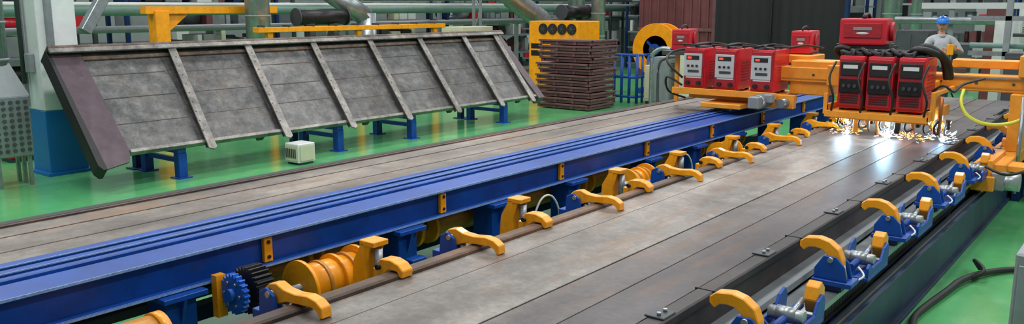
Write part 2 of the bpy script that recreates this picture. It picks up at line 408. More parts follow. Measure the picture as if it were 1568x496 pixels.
b.prism([(L-.22,S),(L+.0,S),(L+.06,-.10),(L-.14,-.10)],'Z',-.16,.03,'primerd',.004)
b.bb(.04,L,S-.02,S+.02,-.18,.12,'liprust',.005); b.bb(.04,L,S-.09,S-.02,.09,.12,'ribst',.004)
b.bb(.45,L-.2,S-.16,S-.10,0,.03,'liprust',.004)
for k in range(7):
    x=1.66+1.22*k
    if x>L-.2: x=L-.27
    b.prism([(x-.045,S-.02),(x+.075,S-.02),(x-.105,-.18),(x-.16,-.21),(x-.225,-.18)],'Z',.07,.095,'ribst',.004)
    b.prism([(x+.01,S-.02),(x+.04,S-.02),(x-.17,-.12),(x-.20,-.12)],'Z',0,.07,'darkbar')
    for j in range(9):
        u=j/9; b.cyl((x+.02-.2*(1-u),.1+1.4*u,.095),(x+.02-.2*(1-u),.1+1.4*u,.10),.009,'dgrey',6)
for k in range(5): b.bb(.4+2*k,.5+2*k,0,S,-.2,-.03,'darkbar')
o=b.done(); o.matrix_world=Matrix.Translation((-9.98,4.68,.46))@R

b=B('blue_trestle')
b.bb(-.95,.05,-.06,.06,.33,.40,'blue',.005); b.bb(-.06,.06,-.06,.06,0,.33,'blue',.005); b.bb(-.90,-.78,-.06,.06,0,.33,'blue',.005)
b.bb(-.10,.10,-.1,.1,0,.015,'blue'); b.bb(-.94,-.74,-.1,.1,0,.015,'blue'); b.bb(-.8,0,-.03,.03,.2,.26,'blue')
mt=b.mesh()
for y in (5.85,8.5,10.1,12.6): place('blue_trestle',mt,(-10.05,y,0))
b=B('panel_prop')
b.bb(-.05,.05,-.05,.05,0,1.15,'blued'); b.bb(-.10,.12,-.12,.12,0,.015,'blued'); mpp=b.mesh()
for y in (5.85,8.5,12.6): place('panel_prop',mpp,(-11.15,y,0))
b=B('junction_box'); b.bb(-9.82,-9.52,7.32,7.62,.03,.30,'white',.01); b.bb(-9.515,-9.505,7.35,7.59,.06,.27,'cream'); b.bb(-9.8,-9.54,7.31,7.318,.06,.27,'cream'); b.bb(-9.8,-9.75,7.35,7.6,0,.03,'dgrey'); b.bb(-9.6,-9.55,7.35,7.6,0,.03,'dgrey')
for k in range(6): b.bb(-9.78+.04*k,-9.765+.04*k,7.300,7.31,.1,.23,'dgrey')
b.done()

# ------------------------------------------------ column + filter
b=B('support_column'); b.bb(-12.0,-11.5,4.85,5.35,.86,6,'whitep',.01); b.bb(-12.0,-11.5,4.85,5.35,.02,.86,'bluecol',.01); b.bb(-12.05,-11.45,4.8,5.4,0,.04,'bluecol')
b.bb(-11.95,-11.9,4.80,4.85,.9,6,'grey'); b.bb(-11.5,-11.42,4.95,5.02,1.4,6,'silver')
b.cyl((-11.85,4.78,1.2),(-11.85,4.78,6),.03,'dgrey',10); b.bb(-11.8,-11.65,4.78,4.85,1.35,1.6,'grey',.01); b.done()
b=B('dust_filter_hopper')
cx,cy=-11.32,4.28
b.bb(cx-.24,cx+.24,cy-.22,cy+.22,.38,1.12,'silver',.01)
for i in range(5):
    for j in range(9):
        x=cx-.17+.085*i; z=.46+.074*j
        b.cyl((x,cy-.222,z),(x,cy-.235,z),.024,'dgrey',8); b.cyl((cx+.242,cy-.17+.085*i,z),(cx+.255,cy-.17+.085*i,z),.024,'dgrey',8)
t=bmesh.new(); bmesh.ops.create_cone(t,cap_ends=True,segments=4,radius1=.33,radius2=.13,depth=.4)
b.add(t,'grey',Matrix.Translation((cx,cy,1.32))@Matrix.Rotation(math.pi/4,4,'Z'))
b.cyl((cx,cy,1.5),(cx,cy,6),.12,'silver',24)
for z in (1.55,2.0,2.5): b.cyl((cx,cy,z),(cx,cy,z+.03),.135,'grey',24)
for sx in (-1,0,1):
    for sy in (-1,1): b.bb(cx+sx*.18-.02,cx+sx*.18+.02,cy+sy*.18-.02,cy+sy*.18+.02,0,.42,'silver')
b.done()

# ------------------------------------------------ pallet stack
b=B('steel_pallet_stack')
for k in range(12):
    z=.02+k*.125; dx=random.uniform(-.05,.05); dy=random.uniform(-.05,.05)
    cx,cy=-10.35+dx,15.6+dy
    b.bb(cx-.68,cx+.68,cy-.5,cy+.5,z+.06,z+.085,'primer',.003)
    for s in (-.5,.44): b.bb(cx-.68,cx+.68,cy+s,cy+s+.06,z,z+.06,'primer')
    for s in (-.66,-.25,.2,.6): b.bb(cx+s,cx+s+.07,cy-.52,cy+.5,z+.0,z+.07,'primer')
    b.bb(cx-.7,cx+.7,cy-.54,cy-.50,z+.065,z+.105,'primer',.004)
    b.bb(cx+.66,cx+.7,cy-.54,cy+.5,z+.065,z+.105,'primer',.004)
b.done()

b=B('fan_cooled_machine'); x0,x1,y0,y1=-12.75,-11.3,17,18
b.bb(x0,x1,y0,y1,.15,1.85,'yellow',.02); b.bb(x0+.05,x1-.05,y0+.05,y1-.05,0,.15,'dgrey')
for k in range(4):
    cx=x0+.45+.28*k; b.cyl((cx,y0-.03,1.66),(cx,y0+.01,1.66),.13,'black',20); b.cyl((cx,y0-.04,1.66),(cx,y0,1.66),.03,'dgrey',10)
    for j in range(6):
        a=j*math.pi/3; b.box((cx+.06*math.cos(a),y0-.035,1.66+.06*math.sin(a)),(.09,.005,.02),'dgrey',0,(0,-a,0))
b.bb(x0+.08,x0+.42,y0-.01,y0,1.0,1.30,'blackm')
b.bb(x0+.08,x0+.42,y0-.02,y0-.01,1.13,1.17,'yellow')
b.bb(x0+.6,x1-.1,y0-.02,y0,.3,1.4,'orange',.005); b.bb(x0+.7,x1-.5,y0-.03,y0-.02,1.0,1.3,'blackm'); b.done()

b=B('decoiler_wheel'); cx,cy,cz=-10.45,19.3,1.12
pts=[(cx+.66*math.cos(a),cz+.66*math.sin(a)) for a in [2*math.pi*i/48 for i in range(48)]]
b.prism(pts,'Y',cy,cy+.06,'yellow',.005); b.prism(pts,'Y',cy+.4,cy+.46,'yellow',.005); b.cyl((cx,cy,cz),(cx,cy+.46,cz),.35,'orange',32)
b.cyl((cx,cy-.06,cz),(cx,cy,cz),.15,'blue',24); b.cyl((cx,cy-.2,cz),(cx,cy,cz),.05,'dgrey',16)
for j in range(3):
    a=j*2*math.pi/3+.3; b.box((cx+.18*math.cos(a),cy-.03,cz+.18*math.sin(a)),(.24,.03,.06),'blue',0,(0,-a,0))
b.bb(cx-.1,cx+.1,cy+.1,cy+.36,0,cz-.3,'blue',.01); b.bb(cx-.5,cx+.5,cy-.1,cy+.56,0,.12,'blue',.01); b.done()
b=B('blue_guard_rail'); x0=-10.25;y=17.0
for i in range(4): b.cyl((x0+.2*i,y,0),(x0+.2*i,y,1.12),.035,'blue',10)
for z in (.15,.6,1.1): b.cyl((x0,y,z),(x0+.6,y,z),.035,'blue',10)
for i in range(3):
    b.cyl((x0+.6,y+.25*(i+1),0),(x0+.6,y+.25*(i+1),1.12),.028,'blue',10)
for z in (.15,.6,1.1): b.cyl((x0+.6,y,z),(x0+.6,y+.75,z),.028,'blue',10)
b.done()
def cabinet(name,x0,x1,y0,y1,z1,mat,handle='dgrey',door=2,z0=.06):
    b=B(name); b.bb(x0,x1,y0,y1,z0,z1,mat,.012); b.bb(x0+.03,x1-.03,y0+.03,y1-.03,0,z0,'dgrey')
    w=(x1-x0)/door
    for i in range(door):
        b.bb(x0+w*i+.02,x0+w*(i+1)-.02,y0-.012,y0,z0+.06,z1-.06,mat,.004)
        b.bb(x0+w*(i+1)-.07,x0+w*(i+1)-.05,y0-.03,y0-.01,(z0+z1)/2-.06,(z0+z1)/2+.06,handle)
    for k in range(5): b.bb(x1,x1+.006,y0+.1,y1-.1,z1-.15-.04*k,z1-.135-.04*k,handle)
    b.done()
cabinet('electrical_cabinet',-9.52,-9.2,17.1,17.5,.88,'cream',door=1)
cabinet('electrical_cabinet',-9.12,-8.75,16.8,17.2,1.1,'grey',door=1)
cabinet('electrical_cabinet',-8.65,-7.6,16.9,17.4,1.15,'cream',door=2)
b=B('bent_pipe_stand'); b.tube([(-8.95,16.4,0),(-8.95,16.4,.9),(-8.95,16.4,1.15),(-8.75,16.4,1.3),(-8.5,16.4,1.3)],.045,'silver',12,6); b.tube([(-8.75,16.35,0),(-8.75,16.35,.9),(-8.6,16.35,1.1),(-8.3,16.35,1.15)],.03,'dgrey',10,6); b.done()

b=B('maroon_sliding_door'); b.bb(-13.6,-11.05,24,24.1,0,5,'maroon')
for k in range(9): b.bb(-13.5+.28*k,-13.44+.28*k,23.96,24,0,5,'maroon')
b.bb(-11.05,-10.95,23.9,24.1,0,5,'primer'); b.bb(-13.6,-11,23.93,24,1.45,1.55,'primer'); b.done()
b=B('black_welding_curtain')
pts=[]
n=60
for i in range(n+1): pts.append((-10.9+3.75*i/n,23.8+.012*math.sin(i*1.3)))
for i in range(n,-1,-1): pts.append((-10.9+3.75*i/n,23.84+.012*math.sin(i*1.3)))
b.prism(pts,'Z',.05,5,'curtain'); b.bb(-7.14,-7.05,23.7,23.9,0,5,'blued'); b.bb(-9.2,-9.14,23.7,23.76,0,5,'blackm'); b.done()

# ------------------------------------------------ background clutter
def rack(x,y,w,d,h,alongY=True,seed=1,name='storage_rack'):
    rn=random.Random(seed); b=B(name)
    W,D=(d,w) if alongY else (w,d)
    for sx in (0,1):
        for sy in (0,1): b.bb(x+sx*W-.04,x+sx*W+.04,y+sy*D-.04,y+sy*D+.04,0,h,'dgrey' if seed%2 else 'blued')
    z=.15
    mats=['white','grey','cream','dgrey','silver','dgrey','blued','black','grey','maroon','black','dgrey','grey','red']
    while z<h-.1:
        b.bb(x,x+W,y,y+D,z,z+.05,'grey')
        p=.1; Lg=D if alongY else W
        while p<Lg-.4:
            s=rn.uniform(.10,.42); hh=rn.uniform(.12,.46); m=rn.choice(mats)
            if alongY:
                if rn.random()<.3: b.cyl((x+W/2,y+p,z+.05+hh/2),(x+W/2,y+p+s,z+.05+hh/2),hh/2,m,14)
                else: b.bb(x+.08,x+W-.05,y+p,y+p+s,z+.05,z+.05+hh,m,.01)
            else:
                if rn.random()<.3: b.cyl((x+p+s/2,y+D/2,z+.05),(x+p+s/2,y+D/2,z+.05+hh),s/3,m,14)
                else: b.bb(x+p,x+p+s,y+.05,y+D-.05,z+.05,z+.05+hh,m,.01)
            p+=s+rn.uniform(.03,.12)
        z+=rn.uniform(.48,.58)
    b.done()
rack(-18.3,4.5,4,.8,3.0,True,1); rack(-18.3,9.2,3.8,.8,3.0,True,2); rack(-18.3,13.5,5,.8,3.0,True,3); rack(-18.3,19.2,4.6,.8,3.0,True,4)
rack(-21,27,4.5,.9,3.0,False,5); rack(-15.8,27,2.5,.9,2.8,False,6); rack(-6.5,25,3,.8,2.6,False,7); rack(-3.2,24,3.4,.8,2.8,False,8)
rack(-18.3,1.0,2.8,.8,1.9,True,9); rack(-13.2,26,6,.8,2.8,False,12)
cabinet('machine_tool',-14.4,-13.5,6.3,7.3,1.2,'grey',door=2); cabinet('machine_tool',-14.6,-13.9,15.8,17,1.7,'cream')
cabinet('red_tool_cart',-13.3,-12.9,4.9,5.3,.7,'red',door=1)
b=B('overhead_pipe_run')
b.cyl((-15.7,-3,2.44),(-15.7,30,2.44),.09,'silver',16); b.cyl((-16.2,-3,2.12),(-16.2,30,2.12),.10,'green',16); b.cyl((-15.55,-3,2.24),(-15.55,28,2.24),.04,'white',12)
b.cyl((-16.6,2,1.75),(-16.6,30,1.75),.07,'grey',14)
for k in range(9): b.bb(-16.7,-15.5,k*3.6-.05,k*3.6+.05,2.54,2.6,'grey'); b.bb(-16.75,-16.65,k*3.6-.05,k*3.6+.05,0,2.6,'grey')
b.done()
b=B('jib_hoist'); x,y=-15,8.5
b.bb(x-.14,x+.14,y-.14,y+.14,0,2.12,'yellow',.01); b.bb(x-.1,x+.1,y-.3,y+2.6,2.06,2.2,'yellow',.01)
b.prism([(y+.14,1.7),(y+.14,2.06),(y+.6,2.06)],'X',x-.02,x+.02,'yellow'); b.bb(x-.12,x+.12,y+2.1,y+2.4,1.8,2.04,'black',.02); b.cyl((x,y+2.25,1.4),(x,y+2.25,1.8),.015,'silver',6); b.sph((x,y+2.25,1.36),.05,'yellow')
b.box((x+.1,y-1.2,2.15),(.18,.9,.18),'silver',.01,(1.0,0,0)); b.done()
b=B('crane_rail_beam'); b.bb(-14.1,-13.9,9.9,15.2,1.70,1.80,'yellow',.008)
for y in (10.2,12.5,14.9): b.bb(-14.05,-13.95,y-.06,y+.06,0,1.70,'yellow')
for k in range(9): b.bb(-14.1,-13.9,10+k*.6,10.04+k*.6,1.80,1.84,'dgrey')
b.done()
def vduct(x,y,r,z0=0,z1=6):
    b=B('ventilation_duct'); b.cyl((x,y,z0),(x,y,z1),r,'silver',28)
    z=z0+.2
    while z<z1: b.cyl((x,y,z),(x,y,z+.03),r*1.05,'grey',28); z+=.6
    b.done()
vduct(-14.55,10.35,.24); vduct(-12.3,19.5,.19); vduct(-14.0,21,.25); vduct(-4.9,21.8,.13); vduct(-20,18,.35); vduct(-5.6,22.4,.22)
b=B('flexible_duct'); b.tube([(-13.4,16.0,3.4),(-13.4,16.5,2.8),(-13.35,17.2,2.35),(-13.3,17.9,2.0),(-13.25,18.3,1.75),(-13.2,18.4,1.2),(-13.2,18.4,0)],.26,'silver',20,8,.05); b.done()
b=B('ventilation_duct'); b.cyl((-15,12.4,2.6),(-14.6,13.3,1.95),.22,'silver',20); b.cyl((-14.6,13.3,0),(-14.6,13.3,2.05),.22,'silver',20); b.done()
def blower(x,y,z,l,r):
    b=B('exhaust_blower'); b.cyl((x,y-l/2,z),(x,y+l/2,z),r,'blackm',24); b.cyl((x,y-l/2-.03,z),(x,y-l/2,z),r*1.1,'dgrey',24); b.cyl((x,y+l/2,z),(x,y+l/2+.03,z),r*1.1,'dgrey',24)
    b.bb(x-r*.6,x+r*.6,y-l*.3,y-l*.2,0,z-r*.8,'dgrey'); b.bb(x-r*.6,x+r*.6,y+l*.2,y+l*.3,0,z-r*.8,'dgrey'); b.done()
blower(-14.6,12.0,1.98,1.3,.17); blower(-13,19.4,2.05,1.2,.18)
for (x,y) in ((-17.0,7.2),(-15.1,17.9),(-21.7,26)):
    b=B('steel_lattice_post')
    b.bb(x-.15,x-.09,y-.15,y-.09,0,6,'grey'); b.bb(x+.09,x+.15,y-.15,y-.09,0,6,'grey')
    for k in range(12): b.box((x,y-.12,.3+k*.5),(.04,.03,.55),'grey',0,(0,.5 if k%2 else -.5,0))
    b.done()
b=B('pipe_support_frame')
for (x,y) in ((-2.4,17.5),(-1.35,17.5),(-3.9,20.5),(-1.8,20)):
    b.bb(x-.05,x+.05,y-.05,y+.05,0,5,'grey')
b.bb(-4.5,1,20.4,20.5,2.15,2.28,'white'); b.bb(-3,1,17.45,17.55,1.95,2.03,'silver'); b.bb(-3,1,17.45,17.55,1.32,1.40,'silver')
b.cyl((-3,17.6,1.5),(1,17.6,1.5),.05,'green',10); b.cyl((-5,20.3,1.9),(1,20.3,1.9),.08,'silver',12)
for z in (.5,.8,1.1,1.7): b.cyl((-2.3,17.4,z),(1,17.4,z),.03,'dgrey',8)
b.done()
b=B('blue_machine_mast'); b.bb(-1.52,-1.46,14.9,15,0,5,'blue'); b.bb(-1.8,-1.72,14.9,15,0,5,'white'); b.bb(-2.0,-1.4,14.85,15.05,0,.2,'dgrey'); b.bb(-1.8,-1.46,14.92,14.98,1.5,1.56,'white'); b.bb(-1.8,-1.46,14.92,14.98,2.1,2.16,'white'); b.done()
cabinet('electrical_cabinet',-2.75,-2.3,18.4,18.9,1.95,'white',door=1)
cabinet('machine_tool',-2.2,-1.3,16.0,16.8,1.45,'dgrey'); cabinet('maroon_locker',-3.4,-2.95,21.5,22,2.25,'maroon',door=1)
cabinet('electrical_cabinet',-5.6,-4.6,18.5,19.2,1.7,'grey'); cabinet('machine_tool',-4.3,-3.7,17.6,18.2,1.75,'dgrey')
cabinet('utility_cabinet',-.53,.1,4.9,5.4,.95,'grey')

# ------------------------------------------------ welding power sources
def psrc(dark):
    b=B('welding_power_source'); w,d,h=.28,.60,.50
    b.box((0,d/2,h/2+.02),(w,d,h),'red',.02,seg=2)
    b.box((0,-.005,h*.5+.02),(w-.03,.03,h-.05),'reds',.006)
    if dark:
        b.box((0,-.025,h*.80),(w-.06,.02,.13),'black',.004); b.box((0,-.037,h*.84),(w-.12,.006,.035),'white')
        b.box((0,-.03,h*.48),(w-.05,.02,.13),'blackm',.004)
        for i in (-1,0,1): b.cyl((i*.06,-.06,h*.48),(i*.06,-.03,h*.48),.018,'dgrey',12)
        for k in range(6): b.box((0,-.024,.08+k*.022),(w-.08,.01,.008),'black')
    else:
        b.box((-.01,-.027,h*.62),(w-.05,.02,.28),'lgrey',.004)
        b.box((-.01,-.04,h*.80),(w-.12,.006,.05),'black'); b.box((-.05,-.042,h*.80),(.05,.006,.025),'led')
        for i in (-1,0,1):
            b.cyl((i*.055-.01,-.055,h*.60),(i*.055-.01,-.035,h*.60),.014,'black',12)
        b.box((.0,-.04,h*.47),(.14,.006,.03),'dgrey')
        for i in (-1,1): b.cyl((i*.07,-.06,.09),(i*.07,-.02,.09),.026,'black',14)
        b.box((0,-.022,.16),(.2,.006,.02),'white')
    for k in range(7):
        b.box((w/2+.001,d*.5,.14+k*.035),(.006,.3,.012),'reds'); b.box((-w/2-.001,d*.5,.14+k*.035),(.006,.3,.012),'reds')
    b.tube([(0,.04,h+.01),(0,.05,h+.055),(0,.14,h+.065),(0,.38,h+.065),(0,.5,h+.055),(0,.52,h+.01)],.016,'black',8)
    b.box((0,.28,h+.025),(w-.08,.4,.02),'blackm',.005)
    for sx in (-1,1):
        for yy in (.08,.5): b.box((sx*.1,yy,.01),(.04,.06,.02),'black')
    return b.mesh()
mL=psrc(False); mR=psrc(True)
for i,x in enumerate((-4.83,-4.40,-3.93)): place('welding_power_source',mL,(x,9.98,1.147),(0,0,.06),(1.05,1,1.03))
for i,x in enumerate((-2.70,-2.405,-2.10)): place('welding_power_source',mR,(x,9.34,1.10),(0,0,.03),(.93,1,1.12))
def feeder(name='wire_feeder',w=.3,d=.5,h=.3):
    b=B(name); b.box((0,d/2,h/2),(w,d,h),'red',.02,seg=2); b.box((0,-.008,h*.55),(w-.06,.02,h*.55),'reds',.005)
    b.box((0,-.02,h*.62),(w*.4,.01,h*.12),'grey',.003); b.sph((0,-.022,h*.45),.03,'white',(1.4,.15,.45))
    b.tube([(0,.06,h),(0,.08,h+.04),(0,.3,h+.05),(0,.42,h)],.014,'black',8)
    b.cyl((w/2,d*.55,h*.5),(w/2+.03,d*.55,h*.5),h*.36,'reds',20)
    b.box((0,d*.5,.0),(w+.04,d*.9,.02),'blackm'); return b.mesh()
mf=feeder()
place('wire_feeder',mf,(-5.35,10.6,1.61),(0,0,.2),(.85,.85,.95)); place('wire_feeder',mf,(-3.75,10.75,1.61),(0,0,.1),(.85,.9,.95))
place('wire_feeder',mf,(-2.70,9.65,1.785),(0,0,.1),(1.6,.9,.95))

# ------------------------------------------------ welding gantry
b=B('welding_gantry')
b.bb(-5.08,-3.70,9.88,10.75,1.10,1.142,'orange',.006); b.bb(-5.08,-3.70,9.86,9.89,1.10,1.18,'orange',.004); b.bb(-5.0,-3.7,10.2,10.32,1.02,1.10,'orange')
b.bb(-5.55,-5.08,10.45,10.98,1.55,1.605,'dgrey'); b.bb(-5.45,-5.40,10.65,10.7,.9,1.55,'orange'); b.bb(-5.45,-4.9,10.65,10.7,1.04,1.10,'orange')
b.bb(-4.62,-4.10,9.75,10.9,.96,1.02,'orange',.008); b.bb(-4.05,-3.70,9.95,10.6,1.02,1.12,'orange',.01)
b.bb(-3.70,-3.22,10.3,10.75,1.14,1.55,'orange',.01); b.bb(-3.92,-3.55,10.55,11.1,1.50,1.60,'orange',.01)
for y in (9.95,10.7): b.cyl((-4.5,y,.965),(-4.3,y,.965),.055,'silver',20)
b.cyl((-3.82,9.58,1.09),(-3.82,9.92,1.09),.08,'alu',20); b.box((-3.82,9.52,1.09),(.13,.12,.14),'grey',.01); b.box((-3.72,9.7,1.13),(.1,.12,.1),'grey',.01)
for k in range(6): b.cyl((-3.82,9.62+.04*k,1.09),(-3.82,9.635+.04*k,1.09),.09,'grey',20)
b.cyl((-3.6,9.75,1.07),(-3.6,9.98,1.07),.055,'silver',16); b.bb(-3.9,-3.5,9.9,10.0,1.0,1.16,'orange',.005)
b.bb(-4.0,-.6,10.25,10.50,1.30,1.475,'orange',.008); b.bb(-3.9,-.6,10.243,10.252,1.33,1.345,'brass'); b.bb(-3.2,-.6,10.22,10.26,1.44,1.455,'silver')
b.bb(-3.2,-2.95,10.12,10.22,1.28,1.52,'orange',.008)
b.bb(-2.95,-2.75,10.15,10.6,1.05,1.7,'orange',.008)
b.bb(-1.95,-1.3,10.5,10.75,1.53,1.62,'orange',.008); b.bb(-1.9,-1.8,10.4,10.7,1.475,1.53,'dgrey'); b.bb(-1.25,-1.05,10.1,10.7,1.475,1.7,'orange',.01)
for k in range(8): b.cyl((-3.4+.35*k,10.24,1.39),(-3.4+.35*k,10.25,1.39),.015,'dgrey',8)
# right shelf
b.bb(-2.90,-1.90,9.28,10.05,1.06,1.10,'orange',.006)
b.bb(-2.92,-1.88,9.22,9.28,1.03,1.10,'orange',.005); b.bb(-2.94,-2.90,9.25,10.1,1.06,1.16,'orange',.004); b.bb(-1.90,-1.86,9.22,10.1,1.05,1.16,'orange',.004)
b.bb(-1.88,-1.84,9.24,9.3,1.06,1.35,'orange',.004); b.bb(-1.88,-1.84,9.3,10.3,1.31,1.35,'orange',.004); b.bb(-2.94,-2.90,9.24,9.28,1.06,1.28,'orange')
b.bb(-2.6,-2.5,9.95,10.3,.98,1.4,'orange',.005); b.bb(-2.1,-2.0,9.95,10.3,.98,1.4,'orange',.005); b.bb(-2.88,-1.9,9.35,9.42,1.005,1.03,'orange',.004)
b.bb(-2.90,-2.86,9.98,10.03,1.1,1.77,'blackm'); b.bb(-2.48,-2.44,9.98,10.03,1.1,1.77,'blackm'); b.bb(-2.93,-2.42,9.65,10.05,1.745,1.775,'blackm')
for k in range(7):
    x=-2.88+.10*k
    b.tube([(x,9.62,1.69),(x+.04,9.48,1.72+.015*(k%3)),(x+.12,9.45,1.70),(x+.2,9.55,1.73),(x+.28,9.75,1.69)],.024,'black',8,4)
b.tube([(-2.2,9.6,1.72),(-2.1,9.5,1.76),(-1.98,9.55,1.74),(-1.9,9.75,1.66),(-1.88,9.9,1.45)],.035,'black',8,5)
b.tube([(-2.15,9.7,1.74),(-2.05,9.62,1.79),(-1.93,9.66,1.73),(-1.86,9.8,1.62),(-1.86,10.0,1.45)],.035,'black',8,5)
b.tube([(-2.95,9.9,1.62),(-2.98,9.7,1.72),(-2.9,9.6,1.76),(-2.8,9.6,1.74)],.03,'black',8,5)
for k,x in enumerate((-2.85,-2.55,-2.25,-1.93)):
    b.tube([(x,9.3,1.62),(x-.03,9.20,1.45),(x+.03,9.18,1.25),(x,9.25,1.08),(x+.02,9.5,.98)],.012,'black',6,5)
b.tube([(-1.9,9.4,1.35),(-1.78,9.3,1.42),(-1.70,9.35,1.36),(-1.66,9.6,1.42),(-1.55,10.1,1.45)],.014,'black',6,5)
for k,x in enumerate((-5.0,-4.6,-4.2,-3.8)):
    b.tube([(x,10.05,1.7),(x+.05,9.9,1.73),(x+.2,9.95,1.72),(x+.3,10.2,1.74),(x+.42,10.5,1.70)],.014,'black',6,5)
b.tube([(-4.95,9.9,1.3),(-5.15,9.85,1.5),(-5.2,10.1,1.62),(-5.1,10.5,1.65)],.016,'black',6,5)
b.tube([(-4.98,9.95,1.2),(-5.2,9.95,1.3),(-5.25,10.1,1.1),(-5.1,10.3,1.0)],.014,'black',6,5)
# welding heads hanging below the shelf
for x in (-2.76,-2.54,-2.33,-2.08,-1.90,-1.80):
    b.cyl((x,9.50,1.05),(x,9.50,.96),.030,'orange',12); b.cyl((x,9.50,.97),(x,9.58,.86),.018,'copper',12,.011); b.box((x+.035,9.54,1.0),(.05,.06,.10),'blackm',.004)
    b.tube([(x-.02,9.4,1.05),(x-.05,9.36,.98),(x-.04,9.42,.91),(x,9.52,.93)],.010,'black',6)
    b.cyl((x+.03,9.46,.90),(x+.03,9.46,1.04),.008,'silver',8)
b.bb(-2.85,-1.75,9.60,9.65,.99,1.03,'orange',.004); b.bb(-2.66,-2.60,9.40,9.46,.86,1.03,'orange',.004); b.bb(-2.24,-2.19,9.40,9.46,.88,1.03,'blackm',.004)
b.cyl((-2.42,9.45,.84),(-2.42,9.45,1.06),.022,'copper',12); b.cyl((-1.82,9.45,.9),(-1.80,9.35,1.3),.02,'copper',12)
b.bb(-1.44,-1.16,9.2,10.8,.56,.70,'orange',.008); b.bb(-1.30,-1.16,10.1,10.6,.70,1.30,'orange',.008)
b.bb(-1.42,-1.22,9.0,9.35,.46,.60,'orange',.006); b.bb(-1.3,-1.26,9.1,9.9,.44,.74,'orange')
for y in (9.2,10.5): b.cyl((-1.40,y,.48),(-1.33,y,.48),.07,'silver',20)
b.cyl((-1.24,9.15,.55),(-1.02,9.15,.55),.085,'alu',20); b.box((-1.2,9.15,.55),(.12,.17,.17),'grey',.01); b.bb(-1.22,-.9,9.3,9.6,.62,.68,'orange',.005)
b.tube([(-1.3,9.0,.7),(-1.1,8.9,.66),(-.9,9.2,.72),(-.8,9.8,.8)],.014,'black',8)
b.cyl((-1.15,9.9,.3),(-1.15,9.9,1.3),.02,'silver',10); b.cyl((-1.05,9.9,.3),(-1.05,9.9,1.3),.02,'silver',10)
b.done()
b=B('yellow_air_hose'); b.tube([(-1.74,10.1,1.32),(-1.72,9.9,1.2),(-1.64,9.85,1.08),(-1.5,9.85,1.01),(-1.35,9.9,1.0),(-1.2,9.95,1.04),(-1.08,10,1.14),(-1.0,10.1,1.3)],.018,'hose',8,6); b.done()

b=B('plate_infeed_rollers')
b.bb(-1.30,-.8,11.2,13.8,.25,.4,'blackm'); b.bb(-1.30,-1.22,11,14,.0,.25,'blued'); b.bb(-.9,-.8,11,14,.0,.25,'blued')
for k in range(9): b.cyl((-1.28,11.2+.3*k,.55),(-.85,11.2+.3*k,.55),.07,'dgrey',16)
b.bb(-1.30,-1.25,11,14,.4,.62,'blued'); b.bb(-.87,-.8,11,14,.4,.62,'blued')
for k in range(5): b.bb(-1.0+.02*k,-.95+.02*k,12+.4*k,12.05+.4*k,.6,1.3,'dgrey')
b.bb(-1.3,-.8,13.9,14.0,1.0,1.06,'alu'); b.bb(-1.3,-1.25,13.9,14.0,.6,1.0,'alu'); b.done()
b=B('floor_power_cable'); b.tube([(-1.22,5.2,.03),(-1.2,5.9,.03),(-1.25,6.3,.03),(-1.18,7.0,.04),(-1.14,7.3,.05),(-1.04,7.65,.04),(-.86,7.95,.03),(-.5,8.2,.03)],.026,'black',8,6)
b.tube([(-1.10,7.45,.03),(-1.02,7.5,.10),(-1.12,7.7,.12),(-1.08,7.75,.04)],.018,'black',8,6); b.done()

# ------------------------------------------------ sparks
b=B('welding_sparks')
def burst(p,n,R,zup,wr):
    for i in range(n):
        a=random.uniform(0,2*math.pi); r=R*random.random()**1.4
        z=random.uniform(0,zup)*(1-.6*r/R)
        q=Vector(p)+Vector((r*math.cos(a),r*.8*math.sin(a),z+.01))
        d=(q-Vector(p))
        if d.length<.01: continue
        d.normalize(); d.z-=.5*random.random(); l=random.uniform(.01,.05)
        b.cyl(q,q+d*l,random.uniform(.001,.0026),'sparkw' if random.random()<wr else 'spark',4)
burst((-2.76,9.54,.81),170,.18,.24,.35); burst((-2.33,9.52,.81),120,.12,.11,.9); burst((-2.12,9.5,.81),80,.24,.08,.05); burst((-1.82,9.58,.82),150,.14,.24,.85)
for p in ((-2.76,9.56,.835),(-2.33,9.56,.835),(-1.80,9.56,.84)): b.sph(p,.024,'arc')
b.done()
for i,(p,e) in enumerate((((-2.76,9.42,.97),8),((-2.33,9.42,.97),16),((-1.82,9.45,.99),9))):
    l=bpy.data.lights.new('arc_light','POINT'); l.energy=e; l.color=(.42,.74,1); l.shadow_soft_size=.05
    o=bpy.data.objects.new('arc_light',l); o.location=p; SC.collection.objects.link(o)

